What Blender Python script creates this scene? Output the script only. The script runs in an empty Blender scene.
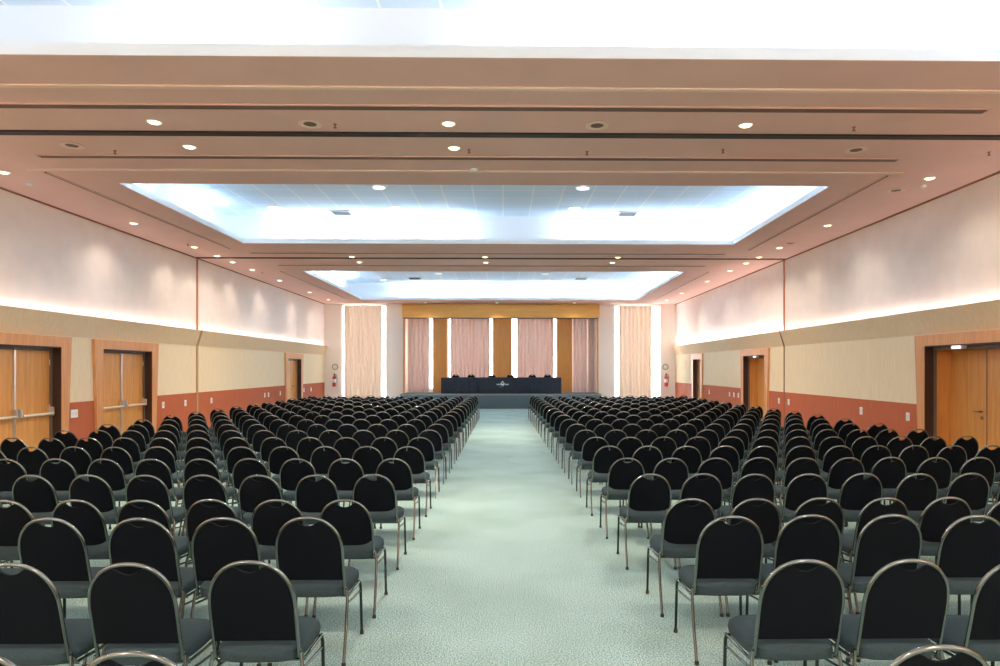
import bpy, bmesh, math, random
from mathutils import Vector, Matrix
random.seed(7)
S = bpy.context.scene
COL = S.collection
PI = math.pi

# ------------------------------------------------------------------ constants (metres)
CAM_Z = 1.75          # eye height
H = 4.63              # soffit height
F = 667.0             # focal length in pixels of a 1000 px wide frame
XL = 8.0              # left wall
REAR = -1.3
BACK = 30.0           # wall with the curtains
YAW = 0.0147
TRAY_H = 0.78
def xr(y): return 7.27 + 0.0255 * (y - 9.7)      # the right wall runs slightly askew

# ------------------------------------------------------------------ materials
def nodes(m):
    m.use_nodes = True
    return m.node_tree.nodes, m.node_tree.links
def mat(name, col, rough=0.6, metal=0.0, noise=None, bump=None, stretch=(1, 1, 1), spec=None):
    """principled material; noise=(scale, amount) varies the colour, bump=(scale, strength)"""
    m = bpy.data.materials.new(name)
    n, l = nodes(m)
    b = n['Principled BSDF']
    b.inputs['Base Color'].default_value = (*col, 1)
    b.inputs['Roughness'].default_value = rough
    b.inputs['Metallic'].default_value = metal
    if spec is not None: b.inputs['Specular IOR Level'].default_value = spec
    if noise or bump:
        tc = n.new('ShaderNodeTexCoord'); mp = n.new('ShaderNodeMapping')
        mp.inputs['Scale'].default_value = stretch
        l.new(tc.outputs['Object'], mp.inputs['Vector'])
    if noise:
        t = n.new('ShaderNodeTexNoise'); t.inputs['Scale'].default_value = noise[0]
        t.inputs['Detail'].default_value = 4
        l.new(mp.outputs['Vector'], t.inputs['Vector'])
        r = n.new('ShaderNodeValToRGB')
        a = noise[1]
        r.color_ramp.elements[0].position = 0.3; r.color_ramp.elements[1].position = 0.7
        r.color_ramp.elements[0].color = (*[max(0, c * (1 - a)) for c in col], 1)
        r.color_ramp.elements[1].color = (*[min(1, c * (1 + a)) for c in col], 1)
        l.new(t.outputs['Fac'], r.inputs['Fac']); l.new(r.outputs['Color'], b.inputs['Base Color'])
    if bump:
        t2 = n.new('ShaderNodeTexNoise'); t2.inputs['Scale'].default_value = bump[0]
        l.new(mp.outputs['Vector'], t2.inputs['Vector'])
        bp = n.new('ShaderNodeBump'); bp.inputs['Strength'].default_value = bump[1]; bp.inputs['Distance'].default_value = 0.01
        l.new(t2.outputs['Fac'], bp.inputs['Height']); l.new(bp.outputs['Normal'], b.inputs['Normal'])
    return m
def emit(name, col, strength):
    m = bpy.data.materials.new(name)
    n, l = nodes(m)
    b = n['Principled BSDF']
    b.inputs['Base Color'].default_value = (0.8, 0.8, 0.8, 1)
    b.inputs['Emission Color'].default_value = (*col, 1)
    b.inputs['Emission Strength'].default_value = strength
    return m

def carpet_mat():
    m = bpy.data.materials.new('carpet')
    n, l = nodes(m); b = n['Principled BSDF']
    b.inputs['Roughness'].default_value = 0.95
    b.inputs['Specular IOR Level'].default_value = 0.1
    tc = n.new('ShaderNodeTexCoord')
    f = n.new('ShaderNodeTexNoise'); f.inputs['Scale'].default_value = 105; f.inputs['Detail'].default_value = 3
    g = n.new('ShaderNodeTexNoise'); g.inputs['Scale'].default_value = 1.1; g.inputs['Detail'].default_value = 5
    l.new(tc.outputs['Object'], f.inputs['Vector']); l.new(tc.outputs['Object'], g.inputs['Vector'])
    r = n.new('ShaderNodeValToRGB')
    r.color_ramp.elements[0].position = 0.40; r.color_ramp.elements[1].position = 0.60
    r.color_ramp.elements[0].color = (0.145, 0.25, 0.243, 1)
    r.color_ramp.elements[1].color = (0.49, 0.65, 0.635, 1)
    l.new(f.outputs['Fac'], r.inputs['Fac'])
    r2 = n.new('ShaderNodeValToRGB')
    r2.color_ramp.elements[0].position = 0.3; r2.color_ramp.elements[1].position = 0.6
    r2.color_ramp.elements[0].color = (0.80, 0.82, 0.78, 1); r2.color_ramp.elements[1].color = (1, 1, 1, 1)
    l.new(g.outputs['Fac'], r2.inputs['Fac'])
    mx = n.new('ShaderNodeMix'); mx.data_type = 'RGBA'; mx.blend_type = 'MULTIPLY'; mx.inputs['Factor'].default_value = 1
    l.new(r.outputs['Color'], mx.inputs['A']); l.new(r2.outputs['Color'], mx.inputs['B'])
    l.new(mx.outputs['Result'], b.inputs['Base Color'])
    bp = n.new('ShaderNodeBump'); bp.inputs['Strength'].default_value = 0.4; bp.inputs['Distance'].default_value = 0.006
    l.new(f.outputs['Fac'], bp.inputs['Height']); l.new(bp.outputs['Normal'], b.inputs['Normal'])
    return m
def tile_mat():
    """mineral tiles in a white bar grid, 0.625 m"""
    m = bpy.data.materials.new('ceiling_tile')
    n, l = nodes(m); b = n['Principled BSDF']; b.inputs['Roughness'].default_value = 0.9
    tc = n.new('ShaderNodeTexCoord')
    br = n.new('ShaderNodeTexBrick')
    br.offset = 0; br.squash = 1
    br.inputs['Scale'].default_value = 1.0
    br.inputs['Brick Width'].default_value = 0.625; br.inputs['Row Height'].default_value = 0.625
    br.inputs['Mortar Size'].default_value = 0.014; br.inputs['Mortar Smooth'].default_value = 0.0
    br.inputs['Color1'].default_value = (0.72, 0.83, 0.95, 1); br.inputs['Color2'].default_value = (0.76, 0.86, 0.97, 1)
    br.inputs['Mortar'].default_value = (0.95, 0.96, 0.97, 1)
    l.new(tc.outputs['Object'], br.inputs['Vector']); l.new(br.outputs['Color'], b.inputs['Base Color'])
    return m
def wood_mat(name, a, c, axis='z', rough=0.42):
    m = bpy.data.materials.new(name)
    n, l = nodes(m); b = n['Principled BSDF']; b.inputs['Roughness'].default_value = rough
    tc = n.new('ShaderNodeTexCoord'); mp = n.new('ShaderNodeMapping')
    mp.inputs['Scale'].default_value = (14, 14, 0.7) if axis == 'z' else (0.7, 14, 14)
    l.new(tc.outputs['Object'], mp.inputs['Vector'])
    t = n.new('ShaderNodeTexNoise'); t.inputs['Scale'].default_value = 2.2; t.inputs['Detail'].default_value = 6
    t.inputs['Distortion'].default_value = 0.4
    l.new(mp.outputs['Vector'], t.inputs['Vector'])
    r = n.new('ShaderNodeValToRGB')
    r.color_ramp.elements[0].position = 0.32; r.color_ramp.elements[1].position = 0.7
    r.color_ramp.elements[0].color = (*a, 1); r.color_ramp.elements[1].color = (*c, 1)
    l.new(t.outputs['Fac'], r.inputs['Fac']); l.new(r.outputs['Color'], b.inputs['Base Color'])
    return m
def cloth_mat(name, col, trans):
    m = bpy.data.materials.new(name)
    n, l = nodes(m)
    out = n['Material Output']; b = n['Principled BSDF']
    b.inputs['Base Color'].default_value = (*col, 1); b.inputs['Roughness'].default_value = 0.9
    b.inputs['Specular IOR Level'].default_value = 0.1
    t = n.new('ShaderNodeBsdfTranslucent'); t.inputs['Color'].default_value = (*col, 1)
    mx = n.new('ShaderNodeMixShader'); mx.inputs['Fac'].default_value = trans
    l.new(b.outputs['BSDF'], mx.inputs[1]); l.new(t.outputs['BSDF'], mx.inputs[2])
    l.new(mx.outputs['Shader'], out.inputs['Surface'])
    return m
def glass_mat():
    m = bpy.data.materials.new('window_glass')
    n, l = nodes(m); b = n['Principled BSDF']
    b.inputs['Base Color'].default_value = (1, 1, 1, 1)
    b.inputs['Roughness'].default_value = 0.0; b.inputs['IOR'].default_value = 1.45
    b.inputs['Transmission Weight'].default_value = 1.0
    return m

M = dict(
    carpet=carpet_mat(), tile=tile_mat(), glass=glass_mat(),
    soffit=mat('soffit_paint', (0.80, 0.515, 0.44), 0.8, noise=(1.5, 0.03)),
    trim_paint=mat('soffit_moulding_paint', (0.86, 0.66, 0.55), 0.7),
    tray=mat('tray_paint', (0.86, 0.88, 0.90), 0.85),
    upper=mat('upper_wall_paint', (0.96, 0.86, 0.79), 0.85, noise=(3, 0.03)),
    back=mat('back_wall_paint', (0.93, 0.84, 0.75), 0.85),
    panel=mat('beige_fabric_panel', (0.90, 0.74, 0.50), 0.9, noise=(6, 0.05), stretch=(4, 4, 0.5)),
    flare=mat('tan_fabric_panel', (0.88, 0.66, 0.41), 0.9, noise=(6, 0.05), stretch=(4, 4, 0.5)),
    wains=mat('terracotta_panel', (0.52, 0.125, 0.045), 0.75, noise=(5, 0.07), stretch=(5, 5, 0.5)),
    door=wood_mat('door_wood', (0.66, 0.28, 0.065), (0.82, 0.38, 0.10)),
    surround=wood_mat('surround_wood', (0.66, 0.29, 0.10), (0.80, 0.38, 0.14)),
    stagewood=wood_mat('stage_panel_wood', (0.50, 0.21, 0.035), (0.62, 0.27, 0.05)),
    valance=wood_mat('valance_wood', (0.74, 0.37, 0.065), (0.84, 0.45, 0.09), 'x'),
    jamb=mat('dark_jamb', (0.055, 0.022, 0.014), 0.5),
    jambmetal=mat('grey_jamb_metal', (0.20, 0.15, 0.12), 0.45, 0.3),
    brown=mat('brown_edge', (0.33, 0.14, 0.075), 0.7),
    joint=mat('orange_joint', (0.52, 0.19, 0.085), 0.7),
    tanjoint=mat('tan_joint', (0.52, 0.32, 0.13), 0.7),
    groove=mat('dark_groove', (0.018, 0.009, 0.007), 0.6),
    slot=mat('slot_shadow', (0.17, 0.09, 0.065), 0.6),
    white=mat('white_plastic', (0.85, 0.85, 0.83), 0.4),
    grey=mat('grey_plastic', (0.32, 0.32, 0.30), 0.5),
    silver=mat('silver_metal', (0.72, 0.70, 0.66), 0.3, 0.85),
    cream_bar=mat('cream_bar', (0.80, 0.72, 0.58), 0.35),
    brass=mat('aged_brass', (0.30, 0.19, 0.08), 0.35, 0.8),
    chrome=mat('chrome', (0.23, 0.245, 0.235), 0.17, 1.0),
    chrome_dark_reflection=mat('chrome_dark_reflection', (0.045, 0.055, 0.05), 0.25, 0.9),  # front legs: chrome with its dark reflections put into the colour
    rubber=mat('black_rubber', (0.015, 0.015, 0.015), 0.6),
    back_fabric=mat('black_back_fabric', (0.0034, 0.0052, 0.0085), 0.9, bump=(300, 0.1), spec=0.12),
    seat_fabric=mat('charcoal_seat_fabric', (0.032, 0.053, 0.062), 0.9, noise=(120, 0.12), spec=0.2),
    stage=mat('stage_carpet', (0.09, 0.13, 0.14), 0.95, noise=(60, 0.1)),
    navy=mat('navy_cloth', (0.020, 0.028, 0.045), 0.85, noise=(8, 0.15)),
    navy2=mat('black_banner_cloth', (0.018, 0.026, 0.033), 0.8),
    logo=mat('white_print', (0.75, 0.77, 0.78), 0.6),
    curtain=cloth_mat('beige_curtain_cloth', (0.85, 0.75, 0.65), 0.25),
    curtain_stage=cloth_mat('mauve_curtain_cloth', (0.80, 0.64, 0.57), 0.2),
    red=mat('red_enamel', (0.55, 0.03, 0.03), 0.3),
    blackp=mat('black_plastic', (0.02, 0.02, 0.02), 0.45),
    lamp=emit('warm_lamp', (1.0, 0.74, 0.42), 3.0),
    disc=emit('white_disc', (0.95, 0.97, 1.0), 1.2),
    led=emit('emergency_led', (0.7, 0.8, 1.0), 0.9),
)

# ------------------------------------------------------------------ mesh helpers
def box(bm, lo, hi, warp=None):
    vs = []
    for k in range(8):
        p = (hi[0] if k & 1 else lo[0], hi[1] if k & 2 else lo[1], hi[2] if k & 4 else lo[2])
        vs.append(bm.verts.new(warp(*p) if warp else p))
    for f in ((0, 1, 3, 2), (4, 6, 7, 5), (0, 4, 5, 1), (2, 3, 7, 6), (0, 2, 6, 4), (1, 5, 7, 3)):
        bm.faces.new([vs[i] for i in f])
def hexa(bm, pts):
    vs = [bm.verts.new(p) for p in pts]
    for f in ((0, 1, 3, 2), (4, 6, 7, 5), (0, 4, 5, 1), (2, 3, 7, 6), (0, 2, 6, 4), (1, 5, 7, 3)):
        bm.faces.new([vs[i] for i in f])
def lathe(bm, prof, seg=20, centre=(0, 0, 0), axis='z'):
    """prof: [(radius, height)]; closed with caps"""
    rings = []
    for r, h in prof:
        ring = []
        for k in range(seg):
            a = 2 * PI * k / seg
            p = (r * math.cos(a), r * math.sin(a), h)
            if axis == 'y': p = (p[0], p[2], p[1])
            if axis == 'x': p = (p[2], p[0], p[1])
            ring.append(bm.verts.new((p[0] + centre[0], p[1] + centre[1], p[2] + centre[2])))
        rings.append(ring)
    for a, b in zip(rings, rings[1:]):
        for k in range(seg):
            bm.faces.new((a[k], a[(k + 1) % seg], b[(k + 1) % seg], b[k]))
    bm.faces.new(list(reversed(rings[0]))); bm.faces.new(rings[-1])
def tube(bm, pts, r, seg=8):
    pts = [Vector(p) for p in pts]
    rings = []
    ref = None
    for i, p in enumerate(pts):
        t = (pts[min(i + 1, len(pts) - 1)] - pts[max(i - 1, 0)]).normalized()
        if ref is None:
            ref = Vector((0, 1, 0)) if abs(t.y) < 0.8 else Vector((1, 0, 0))
        u = (ref - t * ref.dot(t)).normalized(); ref = u
        w = t.cross(u)
        rings.append([bm.verts.new(p + u * (r * math.cos(2 * PI * k / seg)) + w * (r * math.sin(2 * PI * k / seg))) for k in range(seg)])
    for a, b in zip(rings, rings[1:]):
        for k in range(seg):
            bm.faces.new((a[k], a[(k + 1) % seg], b[(k + 1) % seg], b[k]))
    bm.faces.new(list(reversed(rings[0]))); bm.faces.new(rings[-1])
def mesh(name, bm, m, smooth=False):
    bmesh.ops.recalc_face_normals(bm, faces=bm.faces)
    me = bpy.data.meshes.new(name)
    bm.to_mesh(me); bm.free()
    me.materials.append(m)
    if smooth:
        me.polygons.foreach_set('use_smooth', [True] * len(me.polygons))
        me.set_sharp_from_angle(angle=math.radians(40))
    return me
def obj(name, bm, m, parent=None, smooth=False):
    o = bpy.data.objects.new(name, mesh(name, bm, m, smooth))
    COL.objects.link(o)
    if parent is not None: o.parent = parent
    return o
def tag(o, label, cat, group=None, kind=None):
    o['label'] = label; o['category'] = cat
    if group: o['group'] = group
    if kind: o['kind'] = kind
    return o
def thing(name, label, cat, loc=(0, 0, 0), rz=0, group=None):
    o = bpy.data.objects.new(name, None); COL.objects.link(o)
    o.empty_display_size = 0.1
    o.location = loc; o.rotation_euler = (0, 0, rz)
    return tag(o, label, cat, group)
def struct(name, bm, m, label=None, parent=None):
    o = obj(name, bm, m, parent)
    if parent is None:
        o['kind'] = 'structure'
        if label: o['label'] = label
    return o
def dup(root, loc, rz, label, group=None):
    r = root.copy(); COL.objects.link(r)
    r.location = loc; r.rotation_euler = (0, 0, rz)
    r['label'] = label
    if group: r['group'] = group
    for ch in list(root.children):
        c = ch.copy(); COL.objects.link(c); c.parent = r
        for g in ch.children:
            d = g.copy(); COL.objects.link(d); d.parent = c
    return r
ORD = ['nearest', 'second', 'third', 'fourth', 'fifth', 'sixth', 'seventh', 'eighth', 'ninth', 'tenth', 'eleventh',
       'twelfth', 'thirteenth', 'fourteenth', 'fifteenth', 'sixteenth', 'seventeenth', 'eighteenth', 'nineteenth',
       'twentieth', 'twenty-first', 'twenty-second']

# ------------------------------------------------------------------ camera
cd = bpy.data.cameras.new('camera'); cam = bpy.data.objects.new('camera', cd); COL.objects.link(cam)
cd.sensor_width = 36; cd.sensor_fit = 'HORIZONTAL'; cd.lens = 36 * F / 1000
cam.location = (0, 0, CAM_Z); cam.rotation_euler = (PI / 2, 0, -YAW)
cd.shift_x = -0.0128; cd.shift_y = 0.035
cd.clip_start = 0.05; cd.clip_end = 200
S.camera = cam
def project(x, y, z):
    d = y * math.cos(YAW) + x * math.sin(YAW)
    if d < 0.05: return None
    return 512.8 + F * (x * math.cos(YAW) - y * math.sin(YAW)) / d, 368 - F * (z - CAM_Z) / d

# ------------------------------------------------------------------ shell: floor
b = bmesh.new(); box(b, (-9.0, REAR - 0.2, -0.12), (9.2, BACK + 1.6, 0)); struct('floor', b, M['carpet'], 'grey green flecked carpet floor')

# side walls in coordinates (y along the wall, n outwards from the room, z)
def WL(n, y, z): return (-XL - n, y, z)
def WR(n, y, z): return (xr(y) + n, y, z)
JOINT_L, JOINT_R = 17.55, 17.6
# door openings: (y0, y1, top)
DL = [(10.27, 12.12, 2.13), (13.38, 15.22, 2.13), (24.8, 26.4, 2.10)]
DR = [(9.54, 11.38, 2.13), (18.9, 20.7, 2.13), (25.7, 26.75, 2.10)]
WAINS = 1.11; FB, FT, FOUT = 2.33, 2.735, 0.13
def side_wall(name, W, doors, joint):
    b = bmesh.new()
    box(b, (0, REAR, FB), (0.45, BACK, H + 1.0), W)
    up = struct(name, b, M['upper'], 'side wall, pinkish white above a leaning tan band, beige panels and red-brown wainscot')
    b = bmesh.new(); w = bmesh.new()
    y = REAR
    for (a, c, t) in doors + [(BACK, BACK, 0)]:
        box(b, (0, y, WAINS), (0.45, a, FB), W); box(w, (-0.004, y, 0), (0.45, a, WAINS), W)
        if t: box(b, (0, a, t), (0.45, c, FB), W)
        y = c
    struct('lower_panel', b, M['panel'], parent=up); struct('wainscot', w, M['wains'], parent=up)
    b = bmesh.new()
    for (a, c) in ((REAR, joint - 0.03), (joint + 0.03, BACK)):
        pts = []
        for z, n0, n1 in ((FB, -0.004, 0.0), (FT, -FOUT, -FOUT + 0.035)):
            for yy in (a, c):
                pts += [W(n0, yy, z), W(n1, yy, z)]
        hexa(b, pts)
    struct('leaning_band', b, M['flare'], parent=up)
    b = bmesh.new(); box(b, (-0.015, REAR, H - 0.03), (0.01, BACK, H), W)
    struct('ceiling_shadow_line', b, M['brown'], parent=up)  # brown strip painted in for the shadow line under the ceiling
    return up
side_wall('wall_left', WL, DL, JOINT_L)
side_wall('wall_right', WR, DR, JOINT_R)
# partition pocket joints
for i, (W, j, lo) in enumerate(((WL, JOINT_L, 'tanjoint'), (WR, JOINT_R, 'brown'))):
    b = bmesh.new(); box(b, (-0.02, j - 0.035, FT - 0.1), (0.02, j + 0.035, H - 0.02), W)
    t = struct('trim_%d' % (i + 1), b, M['joint'], 'vertical joint strip of the folding partition on the %s side wall' % ('left', 'right')[i])
    b = bmesh.new()
    w = 0.045 if i == 0 else 0.02
    box(b, (-0.02, j - w, 0), (0.02, j + w, FB), W)
    hexa(b, [W(n + dn, yy, z) for z, n in ((FB, -0.02), (FT, -FOUT - 0.015)) for yy in (j - w, j + w) for dn in (0, 0.04)])
    struct('lower_strip', b, M[lo], parent=t)

# ------------------------------------------------------------------ doors
def leaf_handle_bar(door, leaf, W, y0, y1, n, hinge, seam):
    """white push bar across one leaf with its two housings"""
    b = bmesh.new(); 
    a0, a1 = min(hinge, seam), max(hinge, seam)
    tube(b, [W(n - 0.09, a0 + 0.10, 0.94), W(n - 0.09, a1 - 0.06, 0.94)], 0.022, 10)
    bar = obj('push_bar', b, M['cream_bar'], leaf, True)
    for yy, s in ((hinge, 1 if hinge < seam else -1), (seam, 1 if seam < hinge else -1)):
        b = bmesh.new(); box(b, (n - 0.11, yy + s * 0.045 - 0.023, 0.905), (n + 0.0, yy + s * 0.045 + 0.023, 1.06), W)
        bmesh.ops.bevel(b, geom=b.edges[:], offset=0.012, segments=2, affect='EDGES')
        obj('bar_housing', b, M['silver'], leaf)
def make_door(num, W, spec, recess, label, bars, single=False, lamp=False, side_rail=0.19):
    y0, y1, top = spec
    # leaning wooden surround
    b = bmesh.new()
    ot, ob = 0.29, 0.16
    zt = FB - 0.015
    for s, e in ((-1, y0), (1, y1)):
        hexa(b, [W(n, yy, z) for z, o in ((0, ob), (zt, ot)) for yy in (e, e + s * o) for n in (-0.06, 0.0)])
    hexa(b, [W(n, yy, z) for z in (top, zt) for yy in (y0, y1) for n in (-0.06, 0.0)])
    d = struct('door_%d' % num, b, M['surround'], label)
    # reveal (dark first band, then frame)
    b = bmesh.new()
    box(b, (-0.055, y0 - 0.01, 0), (0.09, y0 + 0.012, top), W); box(b, (-0.055, y1 - 0.012, 0), (0.09, y1 + 0.01, top), W)
    box(b, (-0.055, y0, top - 0.02), (0.12, y1, top + 0.01), W)
    struct('dark_reveal', b, M['jamb'], parent=d)
    b = bmesh.new(); fz = top - 0.07
    box(b, (0.09, y0, 0), (0.13, y0 + 0.05, fz), W); box(b, (0.09, y1 - 0.05, 0), (0.13, y1, fz), W)
    box(b, (0.085, y0, fz), (0.13, y1, top), W)
    struct('door_frame', b, M['jambmetal'], parent=d)
    b = bmesh.new()
    if recess > 0.2:
        box(b, (0.13, y0 - 0.01, 0), (recess + 0.1, y0 + 0.03, fz), W); box(b, (0.13, y1 - 0.03, 0), (recess + 0.1, y1 + 0.01, fz), W)
        box(b, (0.13, y0, fz), (recess + 0.1, y1, fz + 0.05), W)
        struct('door_lining', b, M['door'], parent=d)
    else:
        b.free()
    lz = fz - 0.005
    mid = (y0 + y1) / 2
    spans = [(y0 + 0.05, y1 - 0.05)] if single else [(y0 + 0.04, mid - 0.006), (mid + 0.006, y1 - 0.04)]
    for i, (a, c) in enumerate(spans):
        b = bmesh.new(); box(b, (recess, a, 0.005), (recess + 0.045, c, lz), W)
        bmesh.ops.bevel(b, geom=b.edges[:], offset=0.004, segments=1, affect='EDGES')
        lf = obj('door_leaf', b, M['door'], d)
        if bars:
            hinge, seam = (a, c) if i == 0 else (c, a)
            leaf_handle_bar(d, lf, W, a, c, recess, hinge, seam)
            for z in (0.25, 1.0, 1.8):
                b = bmesh.new(); tube(b, [W(recess - 0.008, hinge + (0.004 if i == 0 else -0.004), z), W(recess - 0.008, hinge + (0.004 if i == 0 else -0.004), z + 0.1)], 0.01)
                obj('hinge', b, M['silver'], lf)
        elif i == len(spans) - 1:
            yy = a + 0.10
            b = bmesh.new(); lathe_c = W(recess, yy, 1.05)
            tube(b, [W(recess, yy, 1.05), W(recess - 0.06, yy, 1.05)], 0.012); tube(b, [W(recess - 0.055, yy - 0.01, 1.05), W(recess - 0.055, yy + 0.14, 1.05)], 0.010)
            h = obj('lever_handle', b, M['brass'], lf, True)
            b = bmesh.new(); tube(b, [W(recess + 0.001, yy, 0.95), W(recess - 0.012, yy, 0.95)], 0.03, 14)
            obj('lock_rosette', b, M['brass'], lf)
    if not single:
        b = bmesh.new()
        if bars: box(b, (recess - 0.03, mid - 0.02, 0.01), (recess + 0.002, mid + 0.02, lz), W)
        else: box(b, (recess - 0.002, mid - 0.008, 0.01), (recess + 0.02, mid + 0.008, lz), W)
        obj('centre_strip', b, M['silver'] if bars else M['jamb'], d)
    # closed back so that no daylight leaks in
    b = bmesh.new(); box(b, (recess + 0.05, y0 - 0.05, 0), (recess + 0.1, y1 + 0.05, top), W); struct('door_backing', b, M['jamb'], parent=d)
    return d
make_door(1, WL, DL[0], 0.13, 'orange wooden double door with push bars, nearest on the left wall', True)
make_door(2, WL, DL[1], 0.13, 'orange wooden double door with push bars, second along the left wall', True)
make_door(3, WL, DL[2], 0.10, 'far wooden double door on the left wall, near the curtains', False)
make_door(4, WR, DR[0], 0.38, 'deep recessed wooden double door, nearest on the right wall', False)
make_door(5, WR, DR[1], 0.38, 'recessed wooden double door halfway along the right wall', False)
make_door(6, WR, DR[2], 0.14, 'narrow wooden single door at the far end of the right wall', False, single=True)
# the right doors open the other way: the handle leaf is the far one
def emergency(W, y, z, label):
    t = thing('emergency_light', label, 'emergency light', W(-0.02, y, z), 0, 'emergency lights over the right doors')
    sx = 1
    b = bmesh.new(); box(b, (0.0, -0.14, -0.03), (0.08, 0.14, 0.03)); bmesh.ops.bevel(b, geom=b.edges[:], offset=0.008, segments=2, affect='EDGES')
    obj('housing', b, M['white'], t)
    b = bmesh.new(); box(b, (-0.012, -0.10, -0.032), (0.0, 0.09, 0.02)); obj('lamp_lens', b, M['led'], t)
emergency(WR, 10.60, 2.09, 'small lit white emergency lamp over the nearest right-hand door')
emergency(WR, 19.8, 2.09, 'small lit white emergency lamp over the middle right-hand door')

# ------------------------------------------------------------------ wall sockets
def socket(W, side, y, z, label, wide=False):
    w = 0.10 if wide else 0.05
    t = thing('wall_socket', label, 'wall socket', W(-0.004, y, z), 0 if side < 0 else PI, 'white wall sockets on the wainscot')
    b = bmesh.new(); box(b, (0, -w, -0.075), (0.014, w, 0.075)); bmesh.ops.bevel(b, geom=b.edges[:], offset=0.004, segments=1, affect='EDGES')
    obj('cover_plate', b, M['white'], t)
    for k in ((-1, 1) if wide else (0,)):
        b = bmesh.new(); box(b, (0.012, k * 0.045 - 0.022, -0.035), (0.017, k * 0.045 + 0.022, 0.035)); obj('insert', b, M['cream_bar'], t)
for y, z, l, wd in ((12.55, 0.90, 'wide white wall socket between the two near left doors', True),
                    (15.8, 0.88, 'white wall socket just beyond the second left door', False),
                    (16.9, 0.87, 'white wall socket left of the left wall joint strip', False),
                    (18.4, 0.86, 'white wall socket just past the left wall joint strip', False),
                    (22.5, 0.84, 'white wall socket, first of the pair before the far left door', False),
                    (22.85, 0.84, 'white wall socket, second of the pair before the far left door', False),
                    (24.05, 0.84, 'white wall socket close beside the far left door', False),
                    (26.9, 0.86, 'white wall socket right after the far left door', False),
                    (27.9, 0.86, 'white wall socket on the left wall nearest the curtains', False)):
    socket(WL, -1, y, z, l, wd)
for y, z, l in ((11.95, 0.87, 'white wall socket beside the nearest right door surround'),
                (13.6, 0.87, 'white wall socket on right wainscot, second from the nearest door'),
                (17.3, 0.86, 'white wall socket on the near side of the right joint strip'),
                (17.95, 0.86, 'white wall socket on the far side of the right joint strip'),
                (21.3, 0.87, 'white wall socket, closest to the middle right door on its far side'),
                (21.75, 0.87, 'white wall socket, middle of three beyond the middle right door'),
                (22.2, 0.87, 'white wall socket, farthest of three beyond the middle right door'),
                (24.6, 0.86, 'white wall socket just before the narrow far right door')):
    socket(WR, 1, y, z, l)

# ------------------------------------------------------------------ back wall, recess, windows
RX0, RX1, RZ = -4.42, 4.25, 4.05
RB = 30.75
# window openings (x0, x1, y plane): outer two in the back wall, three in the recess and an added last one that backlights a curtain
WIN_OUT = [(-7.22, -5.25), (5.02, 7.12)]
WIN_IN = [(-4.10, -3.22), (-2.50, -0.47), (0.40, 2.45), (3.28, 3.78)]
b = bmesh.new()
xs = [-8.5, WIN_OUT[0][0], WIN_OUT[0][1], RX0, RX1, WIN_OUT[1][0], WIN_OUT[1][1], 8.6]
for i in (0, 2, 4, 6): box(b, (xs[i], BACK, 0), (xs[i + 1], BACK + 0.25, H + 1))
box(b, (RX0, BACK, RZ), (RX1, BACK + 0.25, H + 1))
for a, c in WIN_OUT: box(b, (a, BACK, 4.56), (c, BACK + 0.25, H + 1)); box(b, (a, BACK, 0), (c, BACK + 0.25, 0.25))
wb = struct('wall_back', b, M['back'], 'cream end wall behind the stage')
b = bmesh.new()
xs = [RX0 - 0.25] + [v for w_ in WIN_IN for v in w_] + [RX1 + 0.25]
for i in range(0, len(xs), 2): box(b, (xs[i], RB, 0), (xs[i + 1], RB + 0.2, RZ + 0.3))
for a, c in WIN_IN: box(b, (a, RB, 4.06), (c, RB + 0.2, RZ + 0.3)); box(b, (a, RB, 0), (c, RB + 0.2, 0.8))
box(b, (RX0 - 0.25, BACK + 0.25, 0), (RX0, RB, RZ + 0.3)); box(b, (RX1, BACK + 0.25, 0), (RX1 + 0.25, RB, RZ + 0.3))
box(b, (RX0, BACK + 0.25, RZ + 0.02), (RX1, RB, RZ + 0.3))
struct('recess_wall', b, M['back'], parent=wb)
wn = 0
for (a, c), yy, z0, z1 in [(w, BACK, 0.25, 4.56) for w in WIN_OUT] + [(w, RB, 0.8, 4.06) for w in WIN_IN]:
    wn += 1
    b = bmesh.new(); fw = 0.03
    box(b, (a, yy + 0.08, z0), (a + fw, yy + 0.15, z1)); box(b, (c - fw, yy + 0.08, z0), (c, yy + 0.15, z1))
    box(b, (a + fw, yy + 0.08, z0), (c - fw, yy + 0.15, z0 + fw)); box(b, (a + fw, yy + 0.08, z1 - fw), (c - fw, yy + 0.15, z1))
    w = struct('window_%d' % wn, b, M['white'], ('tall bright window behind the left beige curtain', 'tall bright window behind the right beige curtain',
        'bright window behind the leftmost mauve stage curtain', 'bright window behind the mauve curtain left of the table middle', 'bright window behind the mauve curtain right of the table middle',
        'added window backlighting the mauve curtain right of the last wood panel')[wn - 1])
    b = bmesh.new(); box(b, (a + fw, yy + 0.11, z0 + fw), (c - fw, yy + 0.118, z1 - fw)); struct('glass_pane', b, M['glass'], parent=w)
# wooden pilasters between the recess windows
for i, (a, c) in enumerate(((-3.20, -2.55), (-0.45, 0.38), (2.47, 3.17))):
    b = bmesh.new(); box(b, (a, RB - 0.22, 0.6), (c, RB, RZ + 0.02)); bmesh.ops.bevel(b, geom=b.edges[:], offset=0.008, segments=1, affect='EDGES')
    struct('trim_%d' % (3 + i), b, M['stagewood'], 'flat orange wood panel between the stage curtains, %s of three' % ('left', 'middle', 'right')[i])
b = bmesh.new()
box(b, (RX0 - 0.06, BACK - 0.28, RZ - 0.06), (RX1 + 0.06, BACK, H - 0.03))
v = tag(obj('valance', b, M['valance'], None), 'wide yellow-orange wood valance above the stage curtains', 'valance')
b = bmesh.new(); box(b, (RX0 - 0.02, BACK - 0.26, RZ - 0.085), (RX1 + 0.02, BACK - 0.02, RZ - 0.06)); obj('shadow_strip', b, M['jamb'], v)
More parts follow.
